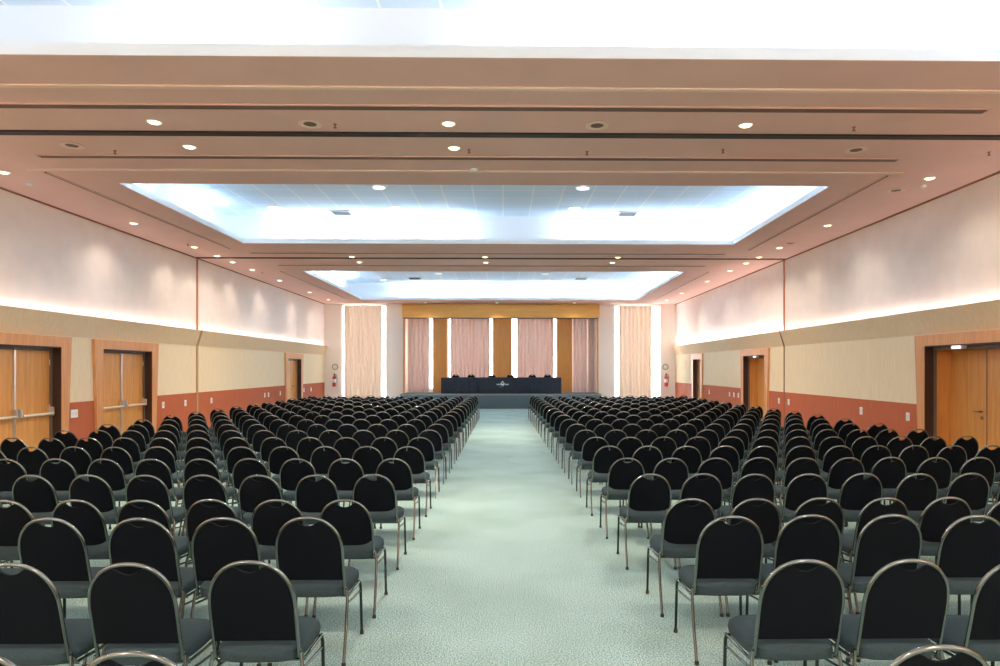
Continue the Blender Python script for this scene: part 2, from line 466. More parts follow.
for s in (RX0 - 0.04, RX1 - 0.02):
    b = bmesh.new(); box(b, (s, BACK - 0.10, 0.0), (s + 0.06, BACK + 0.02, RZ - 0.08)); obj('side_post', b, M['surround'], v)

def curtain(name, x0, x1, y, z0, z1, m, label, group, folds=None, seed=0):
    rnd = random.Random(seed)
    w = x1 - x0
    nf = folds or max(4, int(w / 0.17))
    nx = nf * 8
    ph = [rnd.uniform(-0.6, 0.6) for _ in range(nf + 2)]
    am = [rnd.uniform(0.65, 1.2) for _ in range(nf + 2)]
    b = bmesh.new()
    rows = 8
    def pt(i, j, off):
        u = i / nx; t = j / rows
        k = u * nf; q = int(k)
        f = k - q
        p = ph[q] * (1 - f) + ph[q + 1] * f; a = am[q] * (1 - f) + am[q + 1] * f
        d = a * (0.032 + 0.02 * (1 - t)) * math.sin(2 * PI * k + p)
        return (x0 + w * u + 0.012 * math.sin(5 * u + 3 * t) * (1 - t), y + d + off, z0 + (z1 - z0) * t)
    F_ = [[b.verts.new(pt(i, j, 0)) for i in range(nx + 1)] for j in range(rows + 1)]
    B_ = [[b.verts.new(pt(i, j, 0.006)) for i in range(nx + 1)] for j in range(rows + 1)]
    for j in range(rows):
        for i in range(nx):
            b.faces.new((F_[j][i], F_[j][i + 1], F_[j + 1][i + 1], F_[j + 1][i]))
            b.faces.new((B_[j][i], B_[j + 1][i], B_[j + 1][i + 1], B_[j][i + 1]))
    for i in range(nx):
        b.faces.new((F_[0][i], B_[0][i], B_[0][i + 1], F_[0][i + 1])); b.faces.new((F_[rows][i], F_[rows][i + 1], B_[rows][i + 1], B_[rows][i]))
    for j in range(rows):
        b.faces.new((F_[j][0], F_[j + 1][0], B_[j + 1][0], B_[j][0])); b.faces.new((F_[j][nx], B_[j][nx], B_[j + 1][nx], F_[j + 1][nx]))
    o = tag(obj(name, b, m, None, True), label, 'curtain', group)
    b = bmesh.new(); box(b, (x0 - 0.02, y - 0.035, z1 - 0.005), (x1 + 0.02, y + 0.035, z1 + 0.02)); obj('curtain_rail', b, M['white'], o)
    return o
G = 'floor-length curtains on the end wall'
curtain('curtain', -7.08, -5.42, BACK - 0.12, 0.02, 4.52, M['curtain'], 'beige curtain left of the stage, beside the left extinguisher', G, seed=1)
curtain('curtain', 5.2, 6.68, BACK - 0.12, 0.02, 4.52, M['curtain'], 'beige curtain right of the stage, beside the broad bright window strip', G, seed=2)
curtain('curtain', -4.34, -3.34, RB - 0.30, 0.66, RZ - 0.02, M['curtain_stage'], 'narrow mauve curtain at the left end of the stage recess', G, seed=3)
curtain('curtain', -2.40, -0.60, RB - 0.30, 0.66, RZ - 0.02, M['curtain_stage'], 'wide mauve curtain behind the left half of the stage table', G, seed=4)
curtain('curtain', 0.63, 2.32, RB - 0.30, 0.66, RZ - 0.02, M['curtain_stage'], 'wide mauve curtain behind the right half of the stage table', G, seed=5)
curtain('curtain', 3.20, 3.84, RB - 0.30, 0.66, RZ - 0.02, M['curtain_stage'], 'narrow mauve curtain right of the last orange wood panel', G, seed=6)
curtain('curtain', 3.89, 4.23, RB - 0.30, 0.66, RZ - 0.02, M['curtain_stage'], 'narrowest mauve curtain at the right edge of the stage recess', G, seed=8)

# ------------------------------------------------------------------ rear wall (behind the camera) 
b = bmesh.new(); box(b, (-8.6, REAR - 0.2, 0), (8.6, REAR, H + 1)); struct('wall_rear', b, M['upper'])

# ------------------------------------------------------------------ ceiling
# tray openings: corners (left x, right x) at the near and far edge
TRAYS = [(1.2, 6.2, -6.0, 5.15, -6.0, 5.15), (10.5, 15.5, -6.0, 5.18, -6.0, 5.38), (19.9, 28.25, -5.95, 5.45, -5.95, 5.68)]
LEDGE = 0.6
b = bmesh.new()
def cbox(x0, x1, y0, y1, z0=H, z1=H + 0.10): box(b, (x0, y0, z0), (x1, y1, z1))
ys = REAR
for (y0, y1, a0, c0, a1, c1) in TRAYS:
    cbox(-8.6, 8.6, ys, y0); 
    hexa(b, [(x, y, z) for z in (H, H + 0.10) for (y, x) in ((y0, -8.6), (y0, a0), (y1, -8.6), (y1, a1))])
    hexa(b, [(x, y, z) for z in (H, H + 0.10) for (y, x) in ((y0, c0), (y0, 8.6), (y1, c1), (y1, 8.6))])
    ys = y1
cbox(-8.6, 8.6, ys, BACK + 0.2)
ceil = struct('ceiling', b, M['soffit'], 'salmon beige soffit with three bright recessed trays')
for (y0, y1, a0, c0, a1, c1) in TRAYS:
    z = H + TRAY_H
    x0, x1 = a0 - LEDGE, max(c0, c1) + LEDGE; ya, yb = y0 - LEDGE, y1 + LEDGE
    b = bmesh.new()
    box(b, (x0 - 0.05, ya - 0.05, H + 0.1), (x0, yb + 0.05, z + 0.05)); box(b, (x1, ya - 0.05, H + 0.1), (x1 + 0.05, yb + 0.05, z + 0.05))
    box(b, (x0, ya - 0.05, H + 0.1), (x1, ya, z + 0.05)); box(b, (x0, yb, H + 0.1), (x1, yb + 0.05, z + 0.05))
    # white top and edge of the ledge
    for p in (((x0, ya), (a0, yb)), ((max(c0, c1), ya), (x1, yb))): box(b, (p[0][0], p[0][1], H + 0.10), (p[1][0], p[1][1], H + 0.115))
    box(b, (a0, ya, H + 0.10), (max(c0, c1), y0, H + 0.115)); box(b, (a0, y1, H + 0.10), (max(c0, c1), yb, H + 0.115))
    e = 0.004
    box(b, (a0, y1 - e, H + 0.004), (max(c0, c1), y1 + 0.002, H + 0.115)); box(b, (a0, y0 - 0.002, H + 0.004), (max(c0, c1), y0 + e, H + 0.115))
    for (p0, p1, sg) in ((a0, a1, 1), (c0, c1, -1)):
        hexa(b, [(p + dx, yy, zz) for zz in (H + 0.004, H + 0.115) for yy, p in ((y0, p0), (y1, p1)) for dx in ((-0.002, e) if sg > 0 else (-e, 0.002))])
    struct('tray_wall', b, M['tray'], parent=ceil)
    b = bmesh.new(); box(b, (x0, ya, z), (x1, yb, z + 0.05)); struct('tile_field', b, M['tile'], parent=ceil)
# partition tracks, mouldings
def strip(name, x0, x1, y0, y1, h, m, label=None, z=H):
    b = bmesh.new(); box(b, (x0, y0, z - h), (x1, y1, z + 0.001)); return struct(name, b, m, label)
tn = 6
for y, w in ((8.22, 0.13), (17.5, 0.10)):
    strip('trim_%d' % tn, -XL, xr(y), y - w / 2, y + w / 2, 0.02, M['groove'], 'dark partition track across the ceiling, ' + ('nearer and wider one' if y < 10 else 'farther one between the trays')); tn += 1
for y in (6.86, 9.75):
    strip('trim_%d' % tn, -6.9 if y > 9 else -XL, 5.9 if y > 9 else xr(y), y - 0.03, y + 0.03, 0.018, M['trim_paint'], 'thin raised moulding across the ceiling, ' + ('nearer the camera' if y < 8 else 'just before the middle tray')); tn += 1
# slot diffusers
def slot(x0, y0, x1, y1, w, label):
    t = thing('slot_diffuser', label, 'air diffuser', ((x0 + x1) / 2, (y0 + y1) / 2, H), math.atan2(y1 - y0, x1 - x0), 'linear slot diffusers in the soffit')
    L = math.hypot(x1 - x0, y1 - y0) / 2
    b = bmesh.new(); box(b, (-L, -w / 2, -0.012), (L, w / 2, 0.0)); obj('slot', b, M['slot'], t)
    b = bmesh.new()
    for s in (-1, 1): box(b, (-L, s * (w / 2 + 0.012) - 0.012, -0.013), (L, s * (w / 2 + 0.012) + 0.012, 0.002))
    obj('slot_frame', b, M['soffit'], t)
slot(-8.0 + 0.4, 7.39, 5.4, 7.39, 0.11, 'long slot diffuser just before the first dark track')
slot(-6.3, 9.15, 5.45, 9.15, 0.11, 'long slot diffuser just beyond the first dark track')
slot(-6.3, 16.76, 5.6, 16.76, 0.11, 'long slot diffuser just before the second dark track')
slot(-6.3, 18.75, 5.7, 18.75, 0.11, 'long slot diffuser just beyond the second dark track')
slot(-6.72, 9.9, -6.58, 16.2, 0.035, 'slot diffuser running along the left side of the middle tray')
slot(5.75, 9.9, 6.0, 16.2, 0.035, 'slot diffuser running along the right side of the middle tray')
slot(-6.6, 19.9, -6.5, 28.0, 0.035, 'slot diffuser running along the left side of the far tray')
slot(6.15, 19.9, 6.4, 28.0, 0.035, 'slot diffuser running along the right side of the far tray')

# ------------------------------------------------------------------ ceiling fittings
b = bmesh.new(); lathe(b, [(0.068, 0.0), (0.085, -0.004), (0.09, -0.010), (0.073, -0.014), (0.068, -0.006)], 24)
RING = mesh('trim_ring', b, M['white'], True)
b = bmesh.new(); lathe(b, [(0.068, 0.002), (0.068, -0.008), (0.05, -0.024), (0.015, -0.030)], 20)
LENS = mesh('lamp_lens', b, M['lamp'], True)
SPOT_W = 380.0
SPOT_C = (1.0, 0.85, 0.69)
def linked(name, me, parent):
    o = bpy.data.objects.new(name, me); COL.objects.link(o); o.parent = parent; return o
def lamp_light(x, y, power, size=172):
    ld = bpy.data.lights.new('downlight_beam', 'SPOT'); ld.energy = power; ld.color = SPOT_C
    ld.spot_size = math.radians(size); ld.spot_blend = 1.0; ld.shadow_soft_size = 0.06
    o = bpy.data.objects.new('downlight_beam', ld); COL.objects.link(o); o.location = (x, y, H - 0.03)
def downlight(x, y, label, group, power=SPOT_W, size=172):
    t = thing('ceiling_downlight', label, 'downlight', (x, y, H), 0, group)
    linked('trim_ring', RING, t); linked('lamp_lens', LENS, t)
    lamp_light(x, y, power, size)
TR = [('left', -4.07), ('middle', -0.64), ('right', 2.87)]
for nm, x in TR:
    downlight(x, 7.85, 'lit downlight on the near side of the first dark ceiling track, %s of three' % nm, 'downlights along the first track')
for nm, x in TR[:2]:
    downlight(x, 8.72, 'lit downlight on the far side of the first dark ceiling track, %s one' % nm, 'downlights along the first track')
for nm, x in (('left', -3.9), ('middle', -0.47), ('right', 2.98)):
    downlight(x, 17.27, 'lit downlight on the near side of the second ceiling track, %s of three' % nm, 'downlights along the second track')
    downlight(x, 18.15, 'lit downlight on the far side of the second ceiling track, %s of three' % nm, 'downlights along the second track')
for nm, x in (('left', -3.4), ('middle', -0.26), ('right', 3.14)):
    downlight(x, 29.25, 'lit downlight right above the stage valance, %s of three' % nm, 'downlights above the stage', 110, 110)
LY = [9.9, 13.35, 15.95, 17.2, 18.2, 19.6, 22.0, 25.4, 28.1]
for i, y in enumerate(LY):
    downlight(-7.33, y, 'lit downlight close to the left wall, %s of the nine along it' % ORD[i], 'downlights along the left wall', 62, 134)
RY = [10.0, 13.35, 15.85, 17.2, 18.2, 19.6, 22.0, 25.5, 28.1]
for i, y in enumerate(RY):
    downlight(xr(y) - 0.82, y, 'lit downlight close to the right wall, %s of the nine along it' % ORD[i], 'downlights along the right wall', 62, 134)
# (lamps over the part of the room behind the view)
for x in (-7.33, -4.07, -0.64, 2.87, 6.35):
    lamp_light(x, -0.6, SPOT_W)
for y in (3.4, 6.6):
    for x in (-7.33, 6.35): lamp_light(x, y, 62, 134)
# recessed speakers
b = bmesh.new(); lathe(b, [(0.10, 0.0), (0.135, -0.004), (0.14, -0.012), (0.105, -0.018), (0.10, -0.008)], 24); SPK_R = mesh('rim', b, M['trim_paint'], True)
b = bmesh.new(); lathe(b, [(0.10, 0.002), (0.10, -0.007), (0.03, -0.010)], 20); SPK_G = mesh('speaker_grille', b, M['slot'], True)
def px_ceiling(px, py, z=H):
    d = F * (z - CAM_Z) / (368 - py)
    q = (px - 512.8) / F
    x = d * (q * math.cos(YAW) + math.sin(YAW)); y = d * (math.cos(YAW) - q * math.sin(YAW))
    return x, y
for px, py, l in ((72, 145, 'round ceiling speaker just beyond the first track, far left'), (597, 125, 'round ceiling speaker just before the first track, right of middle'),
                  (856, 149.5, 'round ceiling speaker just beyond the first track, on the right'), (310, 123.5, 'round ceiling speaker just before the first track, left of middle'),
                  (896, 190, 'round ceiling speaker beside the nearest lit downlight by the right wall'),
                  (790, 243, 'round ceiling speaker near the third lit downlight by the right wall')):
    x, y = px_ceiling(px, py)
    t = thing('ceiling_speaker', l, 'ceiling speaker', (x, y, H), 0, 'round speakers in the soffit')
    linked('rim', SPK_R, t); linked('speaker_grille', SPK_G, t)
# sprinklers and detectors
b = bmesh.new(); lathe(b, [(0.022, 0), (0.022, -0.005), (0.009, -0.008), (0.009, -0.04), (0.022, -0.043), (0.022, -0.047)], 12); SPR = mesh('sprinkler_head', b, M['brown'], True)
for px, py, l in ((115, 150.5, 'small sprinkler beyond the first track, beside the far left speaker'), (335, 124, 'small sprinkler before the first track, beside the left-of-middle speaker'),
                  (587, 151.5, 'small sprinkler beyond the first track, near the middle'), (854, 127, 'small sprinkler before the first track, on the right'),
                  (989, 152, 'small sprinkler beyond the first track, by the right wall'), (469, 149.5, 'small sprinkler right beside the middle lit downlight'),
                  (723, 149.5, 'small sprinkler beyond the first track, between middle and right speaker'),
                  (188, 244, 'small sprinkler beside the third lit downlight by the left wall'), (262, 272, 'small sprinkler beside the sixth lit downlight by the left wall')):
    x, y = px_ceiling(px, py)
    o = linked('ceiling_sprinkler', SPR, None); o.location = (x, y, H)
    tag(o, l, 'sprinkler', 'sprinkler heads in the soffit')
b = bmesh.new(); lathe(b, [(0.055, 0), (0.055, -0.012), (0.045, -0.03), (0.03, -0.035)], 18); DET = mesh('smoke_detector', b, M['white'], True)
for px, py, l in ((30, 183, 'white smoke detector beside the nearest lit downlight by the left wall'), (923, 185.5, 'white smoke detector beside the nearest lit downlight by the right wall'),
                  (474, 169, 'white smoke detector in the soffit in front of the middle tray')):
    x, y = px_ceiling(px, py)
    o = linked('smoke_detector', DET, None); o.location = (x, y, H); tag(o, l, 'smoke detector', 'smoke detectors in the soffit')
# fittings inside the trays
ZT = H + TRAY_H
b = bmesh.new(); lathe(b, [(0.15, 0), (0.155, -0.012), (0.13, -0.02)], 24); DISC_R = mesh('trim_ring', b, M['white'], True)
b = bmesh.new(); lathe(b, [(0.125, -0.015), (0.12, -0.026), (0.05, -0.03)], 20); DISC_L = mesh('diffuser', b, M['disc'], True)
def tray_disc(x, y, label):
    t = thing('tray_light', label, 'ceiling light', (x, y, ZT), 0, 'round white lights in the ceiling trays')
    linked('trim_ring', DISC_R, t); linked('diffuser', DISC_L, t)
for nm, x in (('leftmost', -5.2), ('second from the left', -2.45), ('third from the left', 1.63), ('rightmost', 5.0)):
    tray_disc(x, 15.2, 'round white light at the far side of the middle tray, %s' % nm)
for nm, x in (('left', -2.5), ('right', 1.62)):
    tray_disc(x, 13.5, 'round white light just over the near edge of middle tray, %s one' % nm)
    tray_disc(x * 1.0, 25.8, 'round white light in the far tray nearer the camera, %s one' % nm)
for nm, x in (('left', -4.95), ('right', 1.88)):
    tray_disc(x, 27.7, 'round white light deep in the far tray, %s one' % nm)
def vent(x, y, label):
    t = thing('ceiling_vent', label, 'air vent', (x, y, ZT), 0, 'dark square vents in the ceiling trays')
    b = bmesh.new()
    for a, c in (((-0.24, -0.24), (0.24, -0.2)), ((-0.24, 0.2), (0.24, 0.24)), ((-0.24, -0.2), (-0.2, 0.2)), ((0.2, -0.2), (0.24, 0.2))):
        box(b, (a[0], a[1], -0.02), (c[0], c[1], 0))
    obj('vent_frame', b, M['grey'], t)
    b = bmesh.new()
    box(b, (-0.2, -0.2, -0.004), (0.2, 0.2, 0))
    for k in range(5): hexa(b, [(x_, -0.16 + 0.08 * k + dy, z) for z, d in ((-0.018, 0.02), (-0.004, -0.01)) for dy in (d, d + 0.006) for x_ in (-0.2, 0.2)])
    obj('louvres', b, M['blackp'], t)
vent(-3.8, 15.75, 'dark square vent at the far edge of the middle tray, left one')
vent(2.95, 15.75, 'dark square vent at the far edge of the middle tray, right one')
vent(-3.6, 27.3, 'dark square vent in the far tray, left one')
vent(3.2, 27.3, 'dark square vent in the far tray, right one')

# ------------------------------------------------------------------ lights: cove tubes (area lamps lying on the ledges)
COOL = (0.74, 0.88, 1.0)
def cove(x0, y0, x1, y1, power, nrm, col=COOL, z=H + 0.20, width=0.06, tilt=0.4, spread=180):
    """a tube-like lamp from (x0,y0) to (x1,y1), shining up and towards nrm"""
    L = math.hypot(x1 - x0, y1 - y0)
    ld = bpy.data.lights.new('cove_tube', 'AREA'); ld.shape = 'RECTANGLE'; ld.size = L; ld.size_y = width
    ld.energy = power * L; ld.color = col; ld.spread = math.radians(spread)
    o = bpy.data.objects.new('cove_tube', ld); COL.objects.link(o)
    d = Vector((nrm[0] * (1 - tilt), nrm[1] * (1 - tilt), tilt)).normalized()
    xax = Vector((x1 - x0, y1 - y0, 0)).normalized(); zax = -d; yax = zax.cross(xax)
    o.matrix_world = Matrix.Translation(((x0 + x1) / 2, (y0 + y1) / 2, z)) @ Matrix((xax, yax, zax)).transposed().to_4x4()
CW = 21.0
def tray_lights(k, far, near, left, right):
    y0, y1, a0, c0, a1, c1 = TRAYS[k]
    c = max(c0, c1); CW = (5.0, 8.0, 9.5)[k]
    for (p, q) in far: cove(p, y1 + 0.20, q, y1 + 0.20, CW, (0, 1))
    for (p, q) in near: cove(p, y0 - 0.20, q, y0 - 0.20, CW, (0, -1))
    for (p, q) in left: cove(a0 - 0.20, p, a0 - 0.20, q, CW, (-1, 0))
    for (p, q) in right: cove(c + 0.20, p, c + 0.20, q, CW, (1, 0))
tray_lights(0, [(-3.6, -2.2), (0.0, 2.6), (3.4, 5.6)], [(-6, 5)], [(2.8, 6.4)], [(1, 6)])
tray_lights(1, [(-5.3, -1.0), (1.6, 5.6)], [(-6, 5.2)], [(10.6, 12.2), (13.8, 14.8)], [(10.6, 12.0), (13.0, 15.6)])
tray_lights(2, [(-4.4, -0.2), (0.6, 5.7)], [(-6, 5.4)], [(19.6, 27.0)], [(19.6, 28.2)])
# uplights behind the leaning bands
WALLC = (1.0, 0.84, 0.82)
def band_light(W, a, c, power, sx):
    p0, p1 = W(-0.065, a, 0), W(-0.065, c, 0)
    cove(p0[0], p0[1], p1[0], p1[1], power, (sx, 0), WALLC, FT - 0.03, 0.04, 0.90, 125)
band_light(WL, REAR + 0.2, JOINT_L - 0.1, 1.05, -1); band_light(WL, JOINT_L + 0.1, BACK - 0.2, 1.05, -1)
band_light(WR, REAR + 0.2, JOINT_R - 0.1, 1.05, 1); band_light(WR, JOINT_R + 0.1, BACK - 0.2, 3.5, 1)

# ------------------------------------------------------------------ stage, table
ST = 0.635
b = bmesh.new(); box(b, (RX0 + 0.02, 28.6, 0), (RX1 - 0.02, RB - 0.01, ST)); bmesh.ops.bevel(b, geom=b.edges[:], offset=0.015, segments=2, affect='EDGES')
st = tag(obj('stage', b, M['stage']), 'low grey carpeted stage across the end of the hall', 'stage')
b = bmesh.new(); box(b, (RX0 + 0.02, 28.585, ST - 0.05), (RX1 - 0.02, 28.6, ST - 0.015)); obj('edge_strip', b, M['grey'], st)
TX0, TX1, TY0, TY1, TZ = -2.70, 2.55, 29.15, 29.72, 0.70
tb = thing('head_table', 'long table on the stage under a floor-length dark navy cloth', 'table', (0, 0, ST))
b = bmesh.new(); box(b, (TX0, TY0, TZ - 0.02), (TX1, TY1, TZ)); bmesh.ops.bevel(b, geom=b.edges[:], offset=0.01, segments=2, affect='EDGES')
obj('table_top', b, M['navy'], tb)
b = bmesh.new()
nseg = 120
def skirt(t, z):    # rectangle outline with soft pleats
    L1 = TX1 - TX0; L2 = TY1 - TY0; P = 2 * (L1 + L2); s = t * P
    wv = 0.012 * math.sin(s * 34) * (1 - z / TZ) + 0.004
    if s < L1: return (TX0 + s, TY0 - wv, z)
    s -= L1
    if s < L2: return (TX1 + wv, TY0 + s, z)
    s -= L2
    if s < L1: return (TX1 - s, TY1 + wv, z)
    s -= L1
    return (TX0 - wv, TY1 - s, z)
N = 480
rings = [[b.verts.new(skirt(k / N, z)) for k in range(N)] for z in (0.004, 0.25, 0.5, TZ - 0.01)]
for a, c in zip(rings, rings[1:]):
    for k in range(N): b.faces.new((a[k], a[(k + 1) % N], c[(k + 1) % N], c[k]))
obj('table_skirt', b, M['navy'], tb, True)
b = bmesh.new(); box(b, (-1.0, TY0 - 0.035, 0.03), (0.42, TY0 - 0.022, TZ + 0.004)); box(b, (-1.0, TY0 - 0.035, TZ), (0.42, TY0 + 0.4, TZ + 0.006))
ban = obj('front_banner', b, M['navy2'], tb)
# printed emblem: pointed blossom with a dark eye, small blurred wordmark strokes beside and below it
b = bmesh.new(); yl = TY0 - 0.037
def flat(pts):
    f = [b.verts.new((x, yl, z)) for x, z in pts]; g = [b.verts.new((x, yl - 0.003, z)) for x, z in pts]
    n = len(pts); b.faces.new(f); b.faces.new(list(reversed(g)))
    for i in range(n): b.faces.new((f[i], f[(i + 1) % n], g[(i + 1) % n], g[i]))
cx, cz = -0.02, 0.40
for s in (-1, 1):
    flat([(cx + s * 0.02, cz + 0.14), (cx + s * 0.085, cz + 0.05), (cx + s * 0.095, cz), (cx + s * 0.03, cz + 0.03), (cx + s * 0.035, cz + 0.075), (cx, cz + 0.10), (cx, cz + 0.15)])
flat([(cx - 0.10, cz + 0.005), (cx - 0.05, cz - 0.05), (cx + 0.05, cz - 0.05), (cx + 0.10, cz + 0.005), (cx + 0.03, cz + 0.03), (cx - 0.03, cz + 0.03)])
for x in [cx - 0.25 + 0.03 * k for k in range(5)] + [cx + 0.12 + 0.03 * k for k in range(5)]:
    flat([(x, cz - 0.03), (x + 0.022, cz - 0.03), (x + 0.022, cz + 0.025), (x, cz + 0.025)])
obj('emblem', b, M['logo'], ban)
b = bmesh.new()
for k in range(6): flat([(cx - 0.15 + 0.035 * k, cz - 0.13), (cx - 0.14 + 0.035 * k, cz - 0.13), (cx - 0.13 + 0.035 * k, cz - 0.09), (cx - 0.142 + 0.035 * k, cz - 0.09)])
obj('small_lettering', b, M['grey'], ban)

# ------------------------------------------------------------------ fire points on the end wall
def extinguisher(x, label_s, label_e):
    s = thing('round_sign', label_s, 'sign', (x, BACK, 1.80), 0, 'round fire point signs')
    b = bmesh.new(); lathe(b, [(0.14, -0.003), (0.14, -0.012), (0.10, -0.016), (0.095, -0.010)], 24, axis='y'); obj('sign_ring', b, M['grey'], s)
    b = bmesh.new(); lathe(b, [(0.098, -0.006), (0.098, -0.012)], 24, axis='y'); obj('sign_face', b, M['cream_bar'], s)
    e = thing('wall_mounted_extinguisher', label_e, 'fire extinguisher', (x, BACK - 0.12, 0.92), 0, 'fire extinguishers on the end wall')
    b = bmesh.new(); lathe(b, [(0.075, 0), (0.085, 0.02), (0.085, 0.40), (0.07, 0.45), (0.03, 0.48), (0.025, 0.52)], 20); body = obj('cylinder_body', b, M['red'], e, True)
    b = bmesh.new(); lathe(b, [(0.0865, 0.18), (0.0865, 0.34)], 20); obj('paper_label', b, M['white'], body)
    b = bmesh.new(); box(b, (-0.03, -0.025, 0.51), (0.03, 0.025, 0.56)); box(b, (-0.015, -0.12, 0.575), (0.015, 0.02, 0.59)); box(b, (-0.015, -0.12, 0.535), (0.015, -0.02, 0.548)); box(b, (-0.012, 0.0, 0.55), (0.012, 0.02, 0.58))
    obj('valve_handle', b, M['blackp'], e)
    b = bmesh.new(); tube(b, [(0.03, 0, 0.53), (0.09, -0.01, 0.52), (0.115, -0.02, 0.44), (0.11, -0.02, 0.3), (0.10, -0.02, 0.18)], 0.011); obj('hose', b, M['blackp'], e, True)
    b = bmesh.new(); box(b, (-0.03, 0.08, 0.3), (0.03, 0.12, 0.5)); obj('wall_bracket', b, M['grey'], e)
extinguisher(-7.52, 'round grey ring sign above the left fire extinguisher', 'red fire extinguisher hung on the end wall left of the curtains')
extinguisher(7.33, 'round grey ring sign above the right fire extinguisher', 'red fire extinguisher hung on the end wall right of the curtains')

# ------------------------------------------------------------------ chairs
def build_chair(tall, seg=10, lod=0):
    """meshes of one stacking chair; +y is the way the sitter faces, the hoop's top lies over y = 0"""
    h = 0.878 if tall else 0.832
    hw = 0.194 if tall else 0.184
    spring = h - 0.225
    zb = 0.478 if tall else 0.492
    zs = 0.395 if tall else 0.405
    r = 0.0092
    def lean(z): return 0.115 * (h - z) / (h - zs)
    ex = 2.25
    def arch(x):
        q = min(1.0, abs(x) / hw)
        return spring + (h - r - spring) * (1 - q ** ex) ** (1 / ex)
    na = 5 if lod else 11
    P = []
    for k in range(4): z = zs + (spring - zs) * k / 4; P.append((-hw, lean(z), z))
    for k in range(2 * na + 1):
        a = PI - PI * k / (2 * na)
        cx_, sz_ = math.cos(a), math.sin(a)
        x = math.copysign(abs(cx_) ** (2 / ex), cx_) * hw; z = spring + (h - r - spring) * abs(sz_) ** (2 / ex)
        P.append((x, lean(z), z))
    for k in range(3, -1, -1): z = zs + (spring - zs) * k / 4; P.append((hw, lean(z), z))
    bow = 0.0 if tall else 0.028
    out = {}
    b = bmesh.new(); tube(b, P, r, seg); out['back_frame'] = b
    # padded back with the crescent hand hole at the top
    nx, nz = (10, 3) if lod else (24, 7)
    pw = hw - 0.005
    def top(x):
        t = arch(x * hw / pw) - 0.010
        q = abs(x) / 0.074
        if q < 1: t = min(t, h - 0.020 - 0.040 * (1 - q ** 2))
        return t
    b = bmesh.new()
    FR, BK = [], []
    for i in range(nx + 1):
        x = -pw + 2 * pw * i / nx
        x = math.copysign(abs(x / pw) ** 0.85, x) * pw
        zt = max(top(x), spring * 0.5 + zb * 0.5)
        if abs(x) > pw * 0.999: zt = spring
        ci, cb = [], []
        z0 = zb + (0.0 if tall else 0.035 * (abs(x) / pw) ** 6)
        for j in range(nz + 1):
            t = j / nz; z = z0 + (zt - z0) * t
            edge = max(0.0, min(1.0, 4.5 * min(t, 1 - t)) * min(1.0, 5 * (1 - abs(x) / pw)))
            yb = -bow * (1 - (x / pw) ** 2) * min(1, (h - z) / 0.25)
            ci.append(b.verts.new((x, lean(z) + yb + 0.008 + 0.022 * edge ** 0.5, z)))
            cb.append(b.verts.new((x, lean(z) + yb - 0.007 - 0.004 * edge, z)))
        FR.append(ci); BK.append(cb)
    for i in range(nx):
        for j in range(nz):
            b.faces.new((FR[i][j], FR[i][j + 1], FR[i + 1][j + 1], FR[i + 1][j])); b.faces.new((BK[i][j], BK[i + 1][j], BK[i + 1][j + 1], BK[i][j + 1]))
        b.faces.new((FR[i][0], FR[i + 1][0], BK[i + 1][0], BK[i][0])); b.faces.new((FR[i][nz], BK[i][nz], BK[i + 1][nz], FR[i + 1][nz]))
    for j in range(nz):
        b.faces.new((FR[0][j], BK[0][j], BK[0][j + 1], FR[0][j + 1])); b.faces.new((FR[nx][j], FR[nx][j + 1], BK[nx][j + 1], BK[nx][j]))
    out['backrest'] = b
    # seat cushion
    sb = 0.368 if tall else 0.380
    b = bmesh.new(); ns = 16 if lod else 40
    sw, y0, y1 = (0.214 if tall else 0.208), 0.085, 0.515
    cy, sd = (y0 + y1) / 2, (y1 - y0) / 2
    def outline(k, s):
        a = 2 * PI * k / ns
        c_, s_ = math.cos(a), math.sin(a)
        e = 2 / 4.2
        x = math.copysign(abs(c_) ** e, c_) * sw; y = math.copysign(abs(s_) ** e, s_) * sd
        x *= 1 + 0.03 * (y / sd)          # a little wider in front
        return x * s, cy + y * s
    prof = [(0.90, sb), (0.985, sb + 0.012), (1.0, sb + 0.035), (0.985, sb + 0.058), (0.90, sb + 0.075), (0.6, sb + 0.085), (0.25, sb + 0.088)] if not lod else [(0.95, sb), (1, sb + 0.03), (0.93, sb + 0.072), (0.4, sb + 0.088)]
    rg = []
    for s, z in prof:
        rg.append([b.verts.new((*outline(k, s), z + (0.006 if s > 0.5 else 0) * 0)) for k in range(ns)])
    for a, c in zip(rg, rg[1:]):
        for k in range(ns): b.faces.new((a[k], a[(k + 1) % ns], c[(k + 1) % ns], c[k]))
    b.faces.new(list(reversed(rg[0]))); b.faces.new(rg[-1])
    out['seat'] = b
    # frame under the seat: doubled side rails and two cross tubes
    b = bmesh.new(); fx = sw - 0.005
    for s in (-1, 1):
        tube(b, [(s * (hw + 0.004), 0.112, zs + 0.03), (s * (fx + 0.004), 0.14, sb + 0.004), (s * fx, 0.30, sb - 0.008), (s * fx, 0.468, sb - 0.014)], r * 0.9, seg)
        tube(b, [(s * (fx + 0.003), 0.098, sb - 0.035), (s * fx, 0.28, sb - 0.06), (s * fx, 0.470, sb - 0.08)], r * 0.75, seg)
    for y, z in ((0.16, sb - 0.008), (0.455, sb - 0.014)): tube(b, [(-fx, y, z), (fx, y, z)], r * 0.8, seg)
    out['seat_frame'] = b
    legs, caps = [], []
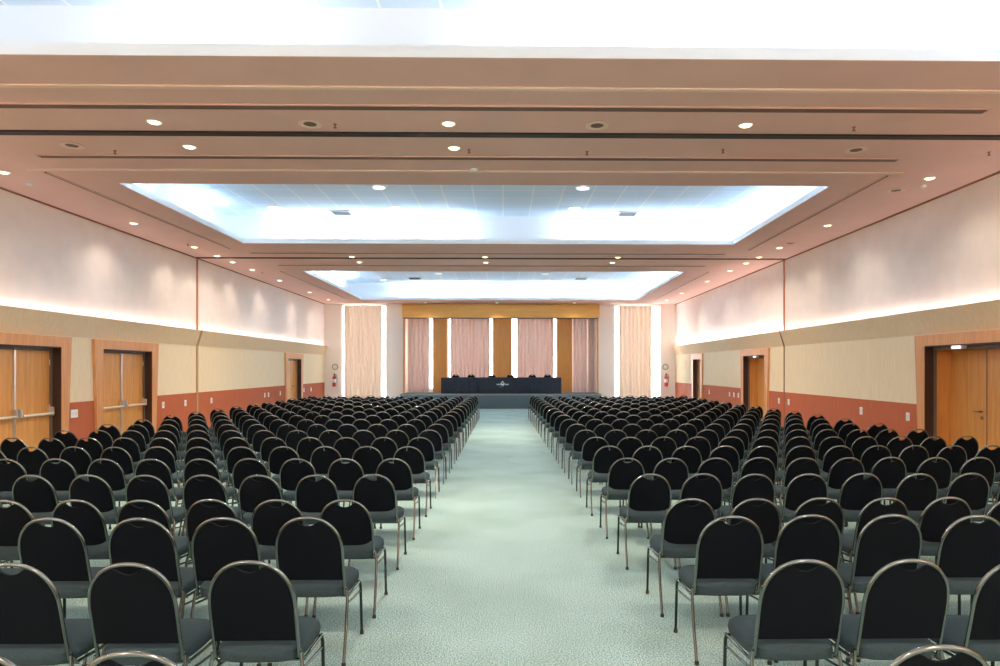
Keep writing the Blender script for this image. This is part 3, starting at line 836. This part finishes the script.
    for s in (-1, 1):
        b = bmesh.new(); tube(b, [(s * (hw + 0.010), 0.112, zs + 0.02), (s * (fx + 0.003), 0.105, sb - 0.01), (s * (fx + 0.006), 0.06, 0.20), (s * (fx + 0.007), -0.005, 0.012)], r, seg); legs.append(b)
        b = bmesh.new(); lathe(b, [(0.0125, 0.0), (0.0135, 0.004), (0.013, 0.02), (0.0095, 0.024)], 12, (s * (fx + 0.007), -0.004, 0)); caps.append(b)
        b = bmesh.new(); tube(b, [(s * fx, 0.44, sb - 0.012), (s * fx, 0.462, sb - 0.02), (s * (fx + 0.002), 0.472, sb - 0.05), (s * (fx + 0.008), 0.478, 0.012)], r, seg); legs.append(b)
        b = bmesh.new(); lathe(b, [(0.0125, 0.0), (0.0135, 0.004), (0.013, 0.02), (0.0095, 0.024)], 12, (s * (fx + 0.008), 0.478, 0)); caps.append(b)
    out['legs'] = legs; out['caps'] = caps
    return out
def chair_proto(tall, caps):
    parts = build_chair(tall, 10 if caps else 8)
    t = thing('banquet_chair', '-', 'chair')
    obj('seat', parts['seat'], M['seat_fabric'], t, True); obj('backrest', parts['backrest'], M['back_fabric'], t, True)
    obj('back_frame', parts['back_frame'], M['chrome'], t, True); obj('seat_frame', parts['seat_frame'], M['chrome'], t, True)
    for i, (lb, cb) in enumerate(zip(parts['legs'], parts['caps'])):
        lg = obj('leg', lb, M['chrome_dark_reflection' if i % 2 else 'chrome'], t, True)
        lg['label'] = 'chrome front leg with dark reflections painted in' if i % 2 else 'chrome rear leg'
        if caps: obj('foot_cap', cb, M['rubber'], lg, True)
        else: cb.free()
    return t
protos = {'tall': chair_proto(True, True), 'near': chair_proto(False, True), 'far': chair_proto(False, False)}
used = set()
def place_chair(kind, loc, rz, label, group):
    p = protos[kind]
    if kind not in used:
        used.add(kind); p.location = loc; p.rotation_euler = (0, 0, rz); p['label'] = label; p['group'] = group
        return p
    return dup(p, loc, rz, label, group)
ROWS = [2.085, 3.02, 3.93, 4.70, 5.78] + [5.78 + 1.045 * k for k in range(1, 17)]
stuff = []
count = 0
INDIV_ROWS = 16
MEAS = {(0, -1): [-1.15, -1.66], (0, 1): [1.385, 1.89], (1, -1): [-1.155, -1.685, -2.21], (1, 1): [1.385, 1.87, 2.37], (2, -1): [-1.15, -1.64, -2.125, -2.66], (2, 1): [1.36, 1.84, 2.33, 2.82],
        (3, -1): [-1.11, -1.59, -2.06, -2.53, -3.00, -3.48], (3, 1): [1.33, 1.795, 2.26, 2.725, 3.19], (4, 1): [1.288, 1.745, 2.2, 2.665, 3.165, 3.64, 4.11]}
for ri, y in enumerate(ROWS):
    tall = ri < 3
    tall_h = 0.885 if tall else 0.835
    for side in (-1, 1):
        n = 12
        for k in range(n):
            step = 0.515 if tall else (0.49 if side < 0 else 0.457)
            if side < 0: x = (-1.135 + 0.006 * (y - 4)) - step * k
            else: x = (1.31 - 0.012 * (y - 4)) + step * k
            m_ = MEAS.get((ri, side), [])
            if k < len(m_): x = m_[k]
            elif m_: x = m_[-1] + side * step * (k - len(m_) + 1)
            jx, jy, jr = random.uniform(-0.002, 0.002), random.uniform(-0.02, 0.02), random.uniform(-0.008, 0.008)
            px, py = x + jx, y + jy
            # in the frame at all?
            ok = False
            for ddx in (-0.21, 0.21):
                for (dy, z) in ((0, tall_h), (0.1, 0.5), (0.45, 0.45)):
                    q = project(px + ddx, py + dy, z)
                    if q and -2 < q[0] < 1002 and q[1] < 668: ok = True
            if not ok: continue
            sd = 'left' if side < 0 else 'right'
            if ri < INDIV_ROWS:
                rt = 'row nearest the camera' if ri == 0 else '%s row from the camera' % ORD[ri]
                if k == 0: lab = 'black chair, %s, aisle seat of the %s-hand block' % (rt, sd)
                else: lab = 'black chair, %s, %s seat %s of the aisle' % (rt, ORD[k], sd)
                grp = 'black chairs %s of the aisle' % sd
                place_chair('tall' if tall else ('near' if ri < 7 else 'far'), (px, py, 0), jr, lab, grp); count += 1
            else: stuff.append((px, py, jr))
print('chairs as things', count, 'as stuff', len(stuff))
# six more behind the stage table, facing the hall
for i, px in enumerate((455.5, 471, 492, 510.5, 532.5, 548)):
    x = (px - 503) * 30.1 / F
    place_chair('far', (x, 30.34, ST), PI, 'black chair behind the stage table, facing the hall, %s of six from the left' % ('first' if i == 0 else ORD[i]), 'chairs behind the stage table')
# the rows farthest away, past the three hundred individual chairs
lo = build_chair(False, 6, 1)
big = bmesh.new(); mats = ['seat_fabric', 'back_fabric', 'chrome']
protoB = bmesh.new()
tmp = []
for nm, mi in (('seat', 0), ('backrest', 1), ('back_frame', 2), ('seat_frame', 2)):
    tmp.append((lo[nm], mi))
for lb in lo['legs']: tmp.append((lb, 2))
for cb in lo['caps']: cb.free()
for bb, mi in tmp:
    bmesh.ops.recalc_face_normals(bb, faces=bb.faces)
    for f in bb.faces: f.material_index = mi; f.smooth = True
    m_ = bpy.data.meshes.new('tmp'); bb.to_mesh(m_); bb.free(); protoB.from_mesh(m_); bpy.data.meshes.remove(m_)
pm = bpy.data.meshes.new('tmp'); protoB.to_mesh(pm); protoB.free()
for (x, y, a) in stuff:
    m2 = pm.copy(); m2.transform(Matrix.Translation((x, y, 0)) @ Matrix.Rotation(a, 4, 'Z')); big.from_mesh(m2); bpy.data.meshes.remove(m2)
bpy.data.meshes.remove(pm)
me = bpy.data.meshes.new('distant_chairs'); big.to_mesh(me); big.free()
for k in mats: me.materials.append(M[k])
me.set_sharp_from_angle(angle=math.radians(40))
o = bpy.data.objects.new('distant_chairs', me); COL.objects.link(o)
tag(o, 'farthest rows of black chairs, packed closest to the stage on both sides', 'chairs', None, 'stuff')

# ------------------------------------------------------------------ daylight outside the windows, view
w = bpy.data.worlds.new('sky'); S.world = w; w.use_nodes = True
w.node_tree.nodes['Background'].inputs['Color'].default_value = (0.95, 0.96, 1.0, 1)
w.node_tree.nodes['Background'].inputs['Strength'].default_value = 10.0
vs = S.view_settings
vs.view_transform = 'Standard'; vs.look = 'None'; vs.exposure = 0.6; vs.gamma = 1.0; vs.use_curve_mapping = False
S.cycles.max_bounces = 10; S.cycles.diffuse_bounces = 6
